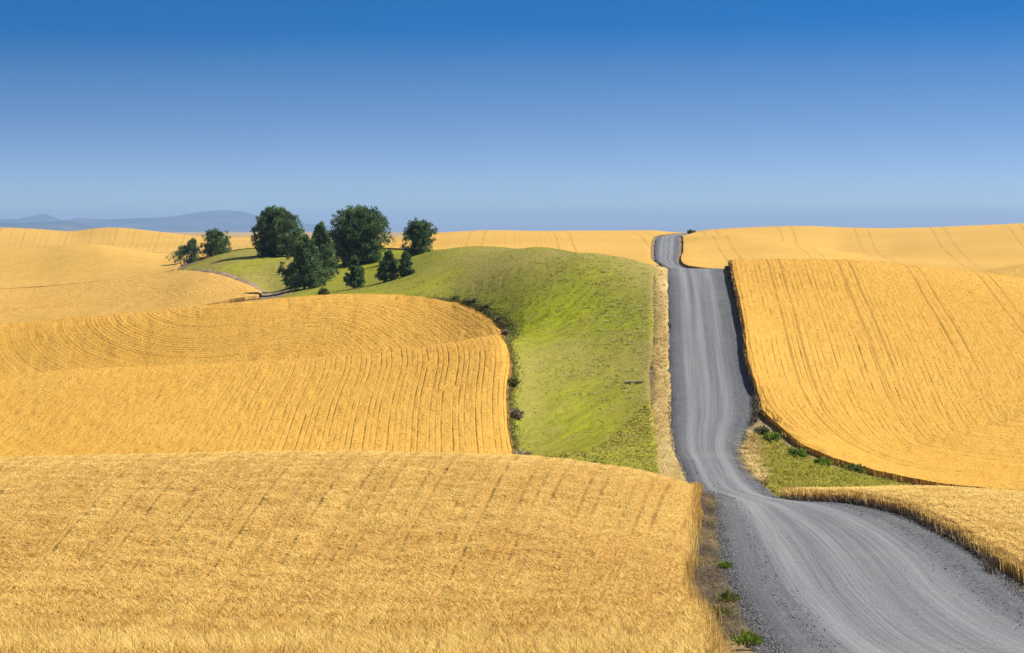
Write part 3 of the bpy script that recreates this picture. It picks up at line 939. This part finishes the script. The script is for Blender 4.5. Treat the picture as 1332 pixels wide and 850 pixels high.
def tree(name, b, r_base, d, H, Wd, label, mat, group, seed, lean=(0, 0), profile='round', nb=150, cat='tree', bare=.04, skew=0.0):
    r = np.random.default_rng(seed)
    base = P(b, d)[0]
    root = bpy.data.objects.new(name, None); COL.objects.link(root)
    root.location = base; root.empty_display_size = .5
    root['label'] = label; root['category'] = cat
    if group: root['group'] = group
    lx, ly = lean
    ax = lambda t: np.stack([lx*H*t**1.3, ly*H*t**1.3, H*t], -1)
    ts = np.linspace(0, .93, 9)
    tp = ax(ts)-np.array([0, 0, .25])
    tp[1:-1, :2] += r.normal(0, .012*H, (7, 2))
    TV, TF = tube(tp, .028*H*(1-ts*.92)+.02)
    Vs, Fs = [TV], [TF]; nv = len(TV)
    tt = bare+(1-bare)*r.random(nb)**.85
    az = r.random(nb)*2*math.pi
    if profile == 'round':
        pr = np.sqrt(np.clip(1-((tt-.46)/.56)**2, 0, 1))
    elif profile == 'cone':
        pr = np.clip((1-tt)*1.45, 0, 1)**.75*np.clip(.55+tt*4, 0, 1)
    else:
        pr = np.sqrt(np.clip(1-((tt-.36)/.66)**2, 0, 1))
    lob = .66+.62*vnoise(np.cos(az)*1.6+seed, tt*4.2+np.sin(az)*1.6, seed)
    rad = Wd*.5*pr*lob*(.55+.5*r.random(nb)**.6)
    rad = rad*(1+skew*np.cos(az)*(1-tt))
    rise = .10+.5*tt
    o = np.stack([np.cos(az), np.sin(az), rise], -1); on = o/np.linalg.norm(o, axis=1)[:, None]
    st = ax(np.clip(tt-.14, .03, 1))
    tip = ax(tt); tip[:, :2] += np.stack([np.cos(az), np.sin(az)], -1)*rad[:, None]
    tip[:, 2] = np.clip(tip[:, 2]+.03*H*r.normal(size=nb), .25, None)
    for k in range(0, nb, 3):
        m = (st[k]+tip[k])/2+np.array([0, 0, -.03*H])
        v, f = tube([st[k], m, tip[k]], [.009*H, .006*H, .003*H], 4)
        Vs.append(v); Fs.append(f+nv); nv += len(v)
    link('trunk', mesh_np('trunk', np.concatenate(Vs), [np.concatenate(Fs)], [BARK]), root)
    cen, od = [], []
    for f in (1.0, .82, .6, .4):
        kk = r.random(nb) < (1.0 if f > .7 else .75)
        c = st+(tip-st)*f+r.normal(0, .035*Wd, (nb, 3))
        cen.append(c[kk]); od.append(on[kk])
    cen = np.concatenate(cen); od = np.concatenate(od)
    top = ax(np.linspace(.80, 1.0, 6)); cen = np.concatenate([cen, top]); od = np.concatenate([od, np.tile([0, 0, 1.], (6, 1))])
    cen[:, 2] = np.maximum(cen[:, 2], .2)
    cr = (.042*Wd+.10)*(.7+.6*r.random(len(cen)))
    V, F4, F3, ti = clumps(cen, od, cr, 34, .42*(H/9)**.4, .15*(H/9)**.4, r)
    # clumps low on the hill side stop at the slope
    link('crown', mesh_np('crown', V, [F4, F3], [mat], None, dict(tint=ti), smooth=False), root)
    return root


GRP = None
def T(b, row, top, wpx, dmin, label, mat, seed, **k):
    d = hit(b, row, 0, dmin)
    H = (row-top)/FOC*d
    return tree('pine_tree', b, row, d, H*1.0, wpx/FOC*d*1.04, label, mat, GRP, seed, **k)


T(245, 343, 314, 44, 440, 'low dark pine sloping down the left end of the knoll, leftmost of all the trees', PINE, 101, lean=(.2, 0), nb=100, profile='cone', skew=-.65)
T(281, 333, 301, 38, 440, 'small rounded pine beside the leftmost leaning pine on the knoll', PINE, 102, nb=110, profile='low')
T(357, 334, 274, 58, 440, 'tall round dark pine casting a long shadow to the left over the grass', PINE, 103, nb=250)
T(396, 377, 310, 56, 420, 'broad bushy pine at the front of the knoll beside the dirt track', PINE2, 104, nb=210, profile='cone')
T(417, 368, 293, 42, 420, 'pointed paler pine standing against the right side of the broad bushy pine', PINE2, 105, nb=150, profile='cone')
T(465, 345, 274, 71, 440, 'largest pine with a wide dense round crown, in the middle of the grove', PINE, 106, nb=380)
T(461, 376, 336, 24, 400, 'slim young cone shaped pine standing alone just above the wheat edge', PINE2, 107, nb=90, profile='cone')
T(506, 366, 328, 28, 400, 'taller conical pine of the close small pair right of the largest pine', PINE2, 108, nb=90, profile='cone')
T(528, 361, 331, 22, 400, 'smallest conical pine of the close pair right of the largest pine', PINE, 109, nb=70, profile='cone')
T(543, 332, 291, 43, 420, 'rounded dark pine alone on the ridge against the sky, rightmost of all the trees', PINE, 110, lean=(.05, 0), nb=130)


def shrub(b, d, H, W, label, mat, seed, cat='shrub', name='shrub', group=None, n=26, blade=(.32, .14), per=26, up=0.0):
    r = np.random.default_rng(seed)
    base = P(b, d, up)[0]
    root = bpy.data.objects.new(name, None); COL.objects.link(root)
    root.location = base; root.empty_display_size = .2
    root['label'] = label; root['category'] = cat
    if group: root['group'] = group
    Vs, Fs, nv = [], [], 0
    cen = []; od = []
    for k in range(n):
        a = r.random()*2*math.pi; q = r.random()**.5; t = .3+.7*r.random()
        e = np.array([math.cos(a)*q*W*.5, math.sin(a)*q*W*.5, H*t*(1-.4*q*q)])
        v, f = tube([np.array([0, 0, -.1])+e*[.12, .12, 0], e*.55+[0, 0, .05*H], e], [.03*H, .018*H, .008*H], 4)
        Vs.append(v); Fs.append(f+nv); nv += len(v)
        cen.append(e); od.append(e/np.linalg.norm(e))
        cen.append(e*.6); od.append(e/np.linalg.norm(e))
    link('stem', mesh_np('stem', np.concatenate(Vs), [np.concatenate(Fs)], [BARK]), root)
    cen = np.array(cen); od = np.array(od)
    V, F4, F3, ti = clumps(cen, od, np.full(len(cen), .13*W), per, blade[0], blade[1], r)
    V[:, 2] = np.maximum(V[:, 2], -.1)
    link('foliage', mesh_np('foliage', V, [F4, F3], [mat], None, dict(tint=ti), smooth=False), root)
    return root


shrub(383, 520, 5.0, 5.5, 'pale olive bush filling the gap between the tall round pine and the front pair', OLIVE, 201, n=50)
shrub(421, hit(421, 385, 0, 350), 1.5, 1.8, 'little dark bush alone in the grass strip between the front pines and the wheat edge', DARK, 202)
EG = 'low shrubs along the upper wheat edge'
EL = 'low green shrub in the row along the curved wheat edge below the green slope'
for k, (b, row) in enumerate([(588,388),(604,394),(609,394),(628,400),(645,416)]):
    shrub(b+4+random.uniform(-1, 5), hit(b+4, row+2, 0, 300), random.choice((.25, .35, .45)), random.uniform(.8, 1.9), EL, OLIVE if k % 3 else DARK, 210+k, group=EG, n=14, per=18)
shrub(655+4, hit(659, 438, 0, 280), .8, 1.1, 'small grey dead bush where the fold in the wheat meets the green slope', GREY, 221, n=14)
for k, (b, d, h, w, m, l) in enumerate([
    (676, 226, 1.5, 2.4, GREY, 'dry grey bush at the lower right corner of the second wheat field'),
    (688, 222, 1.4, 2.2, DARK, 'dark green bush right beside the dry grey bush at the wheat corner'),
    (668, 262, .9, 1.3, DARK, 'low olive shrub against the lower right edge of the second wheat field'),
    (672, 250, 1.0, 1.3, GREY, 'brittle brown weed clump on the wheat edge above the dry grey bush'),
    (735, 216, 1.1, 2.6, OLIVE, 'pale grey green bush peeping over the crest of the near wheat'),
    (776, 214, 1.2, 2.2, DARK, 'dark green bush showing over the near wheat crest at the foot of the slope'),
    (1006, 238, .9, 2.0, LIME, 'bright green weed clump under the left tip of the right hill wheat'),
    (1038, 229, 1.0, 2.2, LIME, 'brightest green leafy clump in the middle of the grass wedge'),
    (1070, 226, .8, 1.8, LIME, 'small green clump towards the right end of the grass wedge'),
    (1110, 226, .8, 2.4, DARK, 'dull green bush at the narrow right end of the grass wedge'),
    (990, 241, .9, 1.5, OLIVE, 'pale dry bush where the dark road bank meets the grass wedge'),
]):
    shrub(b, d, h, w, l, m, 230+k, n=20)
for b, w, sd, l in ((819, .75, 1, 'grey straw tuft of dead weeds on the green slope, farther from the road'),
                    (833, .65, 2, 'grey straw tuft of dead weeds on the green slope, nearest the road')):
    r9 = np.random.default_rng(sd)
    c9 = np.repeat(P(b, hit(b, 498, 0, 230)), 420, 0)+r9.normal(0, 1, (420, 3))*np.array([w*.30, w*.5, 0])
    V_, Q_, t_ = ribbons(c9, .12+.25*r9.random(420), .07, (0, 0), r9.random(420), .5, 40+sd, 1.0)
    link('dead_weed', mesh_np('dead_weed', V_, [Q_], [STRAW], None, dict(tint=t_)), None, l, 'dead weed')
# dark bush on the skyline by the far end of the road
shrub(900, 1180, 2.6, 4.2, 'dark bush on the skyline at the far end of the road', DARK, 260, n=24, blade=(.6, .3))
# weeds on the near gravel shoulder
for k, (b, row, h, w, l) in enumerate([
    (944, 742, .22, .55, 'little yellow green weed alone on the gravel shoulder, farther from the camera'),
    (946, 786, .30, .9, 'spread of grey green weeds on the gravel shoulder beside the wheat corner'),
    (936, 806, .30, .7, 'darker green weed clump at the very edge of the wheat corner'),
    (972, 842, .30, .75, 'bright green weed on the gravel at the bottom edge of the picture')]):
    shrub(b, hit(b, row), h, w, l, LIME if k in (0, 3) else DARK, 270+k, cat='weed', name='weed', n=16, blade=(.13, .03), per=16, up=.08)
# rank weeds along the foot of the roadside strip of wheat
WD = NT('dead_weeds'); WDm = WD.diffuse(WD.mix(WD.attr('tint'), (.05, .042, .035), (.26, .20, .13)), None, .15)
gpos = sorted([p for p in Gfront if 80 < p[1] < 165], key=lambda p: p[1])
gq = np.linspace(82, 150, 2600); gb = pchip([p[1] for p in gpos], [p[0] for p in gpos], gq)
gp = P(gb+rng.normal(-3, 4, len(gq))*80/gq, gq+rng.normal(0, .5, len(gq)), .02)
V_, Q_, t_ = ribbons(gp, .25+.35*rng.random(len(gp)), .05, (0, 0), rng.random(len(gp)), .6, 5)
link('dead_weeds', mesh_np('dead_weeds', V_, [Q_], [WDm], None, dict(tint=t_)), None,
     'ragged line of dark dead weeds along the foot of the narrow wheat strip', 'weeds', kind='stuff')
dq = rng.uniform(246, 350, 3000)
bq2 = RR(dq)+rng.random(3000)*(9.0)
V_, Q_, t_ = ribbons(P(bq2, dq, .15), .2+.45*rng.random(3000), .09, (0, 0), rng.random(3000)**1.5, .5, 8)
link('dead_weeds', mesh_np('dead_weeds', V_, [Q_], [WDm], None, dict(tint=t_)), None,
     'dark dead weeds on the road bank under the rounded hill field', 'weeds', kind='stuff')
# dark weeds along the right edge of the second field
bq = np.concatenate([np.linspace(222, 352, 3000), rng.uniform(308, 346, 2400)])
bx = sorted(Bd[1:], key=lambda p: p[1])
bb = pchip([p[1] for p in bx], [p[0] for p in bx], bq)
bp = P(bb+3.5+np.abs(rng.normal(0, 6, len(bq)))*np.where(bq > 300, 1.6, 1), bq+rng.normal(0, .6, len(bq)), .02)
V_, Q_, t_ = ribbons(bp, .2+.4*rng.random(len(bp)), .12, (0, 0), rng.random(len(bp)), .6, 6, .8)
WG2 = NT('edge_weeds'); WGm = WG2.diffuse(WG2.mix(WG2.attr('tint'), (.14, .14, .028), (.31, .29, .08)), None, .2)
link('edge_weeds', mesh_np('edge_weeds', V_, [Q_], [WGm], None, dict(tint=t_)), None,
     'untidy fringe of olive weeds between the second wheat field and the green slope', 'weeds', kind='stuff')


# ------------------------------------------------------------------ mountains
def mountain(name, prof, dist, depth, seed):
    bs = np.arange(prof[0][0], prof[-1][0]+1, 3.0)
    rr = pchip([p[0] for p in prof], [p[1] for p in prof], bs)
    hz = -(rr-H0)/FOC*dist
    base = -60.0
    ys = np.linspace(-1, 1, 31)
    V = []
    for k, yy in enumerate(ys):
        d = dist+yy*depth
        x = (bs-B0)/FOC*dist
        sp = fbm(x/900., np.full(len(bs), d/1600.), seed, 4)
        w = (1-abs(yy))**(1.2)*(1 if yy == 0 else (.70+.6*(sp)))
        w = np.minimum(w, 1)
        V.append(np.stack([x, np.full(len(bs), d), ZC+base+(hz-base)*w], -1))
    V = np.concatenate(V)
    n = len(bs)
    i = (np.arange(30)[:, None]*n+np.arange(n-1)[None]).ravel()
    Q = np.stack([i, i+1, i+n+1, i+n], -1)
    t = NT(name+'_forest')
    a = t.noise(.0012, t.pos(), 5, .6)
    m = t.diffuse(t.mix(t.remap(a, .4, .6), (.05, .07, .05), (.14, .13, .08)))
    link(name, mesh_np(name, V, [Q], [m]), kind='structure')


mountain('mountain', [(-900,300),(-500,288),(-250,283),(-60,286),(0,285.5),(32,285),(45,281.5),(57,279),(69,282),(82,286.5),(104,284),(136,285.5),(180,284),(211,283),(228,282),(248,278.5),(273,275),(292,274),(317,276),(330,279),(360,286),(385,290.5),(412,292),(450,297),(500,302),(560,303),(620,305)], 30000, 4200, 3)
mountain('hills', [(-700,300),(-300,290),(-40,291),(20,290),(60,289),(87,288),(105,291),(119,294.6),(150,298),(190,300),(240,303),(280,306)], 21500, 3000, 9)

# ------------------------------------------------------------------ air
HAZE = 4.8e-5
def haze():
    x0, x1, y0, y1, z0, z1 = -31000, 31000, -300, 38000, -120, ZC+285
    V = np.array([(x, y, z) for z in (z0, z1) for y in (y0, y1) for x in (x0, x1)], float)
    Q = np.array([(0, 2, 3, 1), (4, 5, 7, 6), (0, 1, 5, 4), (2, 6, 7, 3), (0, 4, 6, 2), (1, 3, 7, 5)])
    m = bpy.data.materials.new('haze'); m.use_nodes = True; nt = m.node_tree; nt.nodes.clear()
    o = nt.nodes.new('ShaderNodeOutputMaterial'); v = nt.nodes.new('ShaderNodeVolumePrincipled')
    v.inputs['Color'].default_value = (.41, .635, 1.0, 1); v.inputs['Density'].default_value = HAZE
    v.inputs['Anisotropy'].default_value = 0.0
    nt.links.new(v.outputs[0], o.inputs['Volume'])
    link('haze', mesh_np('haze', V, [Q], [m], smooth=False), kind='stuff', label='thin blue summer haze over the far land', cat='haze')


haze()

# ------------------------------------------------------------------ light, sky, camera
SUN_AZ, SUN_EL = R_(70), R_(45)             # azimuth from straight ahead (+Y) towards the right (+X)
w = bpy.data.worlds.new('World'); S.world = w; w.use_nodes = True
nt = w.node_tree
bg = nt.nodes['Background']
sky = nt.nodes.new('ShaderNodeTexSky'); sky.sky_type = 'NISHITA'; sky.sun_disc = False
sky.sun_elevation = SUN_EL; sky.sun_rotation = SUN_AZ
sky.altitude = 800; sky.air_density = 1.0; sky.dust_density = 1.0; sky.ozone_density = 4.0
tc = nt.nodes.new('ShaderNodeTexCoord'); mp = nt.nodes.new('ShaderNodeMapping')
mp.inputs['Scale'].default_value = (1, 1, 5.0)
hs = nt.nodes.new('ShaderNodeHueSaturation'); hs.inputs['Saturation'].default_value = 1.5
nrm = nt.nodes.new('ShaderNodeVectorMath'); nrm.operation = 'NORMALIZE'
nt.links.new(tc.outputs['Generated'], mp.inputs[0]); nt.links.new(mp.outputs[0], nrm.inputs[0])
nt.links.new(nrm.outputs[0], sky.inputs[0])
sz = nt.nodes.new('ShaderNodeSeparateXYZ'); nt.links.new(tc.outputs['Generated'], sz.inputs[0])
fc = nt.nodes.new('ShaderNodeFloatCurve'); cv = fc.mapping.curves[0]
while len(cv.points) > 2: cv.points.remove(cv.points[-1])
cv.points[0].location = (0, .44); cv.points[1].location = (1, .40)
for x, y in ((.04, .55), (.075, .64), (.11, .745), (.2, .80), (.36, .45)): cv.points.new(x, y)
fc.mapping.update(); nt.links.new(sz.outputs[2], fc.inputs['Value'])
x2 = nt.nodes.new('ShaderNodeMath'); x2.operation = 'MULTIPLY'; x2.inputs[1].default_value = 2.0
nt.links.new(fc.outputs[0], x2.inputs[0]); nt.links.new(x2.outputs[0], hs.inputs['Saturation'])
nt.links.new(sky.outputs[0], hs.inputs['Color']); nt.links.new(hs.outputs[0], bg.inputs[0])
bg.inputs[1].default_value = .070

su = bpy.data.lights.new('sun', 'SUN'); su.energy = 4.2; su.angle = R_(.53); su.color = (1, .955, .87)
so = bpy.data.objects.new('sun', su); COL.objects.link(so)
dv = Vector((math.sin(SUN_AZ)*math.cos(SUN_EL), math.cos(SUN_AZ)*math.cos(SUN_EL), math.sin(SUN_EL)))
so.rotation_euler = (-dv).to_track_quat('-Z', 'Y').to_euler(); so.location = (60, 60, 120)

cam = bpy.data.cameras.new('camera'); co = bpy.data.objects.new('camera', cam); COL.objects.link(co)
co.location = (0, 0, ZC); co.rotation_euler = (R_(90), 0, 0)
cam.sensor_width = 36; cam.lens = FOC/1332*36
cam.shift_y = -125/1332
cam.clip_start = .5; cam.clip_end = 80000
S.camera = co
S.render.resolution_x, S.render.resolution_y = 1024, 653
S.view_settings.view_transform = 'Standard'; S.view_settings.look = 'None'
S.view_settings.exposure = .81; S.view_settings.gamma = 1
S.render.engine = 'CYCLES'
S.cycles.max_bounces = 5; S.cycles.volume_bounces = 0; S.cycles.transparent_max_bounces = 8
S.cycles.use_denoising = True; S.cycles.use_adaptive_sampling = False
S.cycles.denoising_input_passes = 'RGB_ALBEDO_NORMAL'; S.cycles.denoising_prefilter = 'NONE'
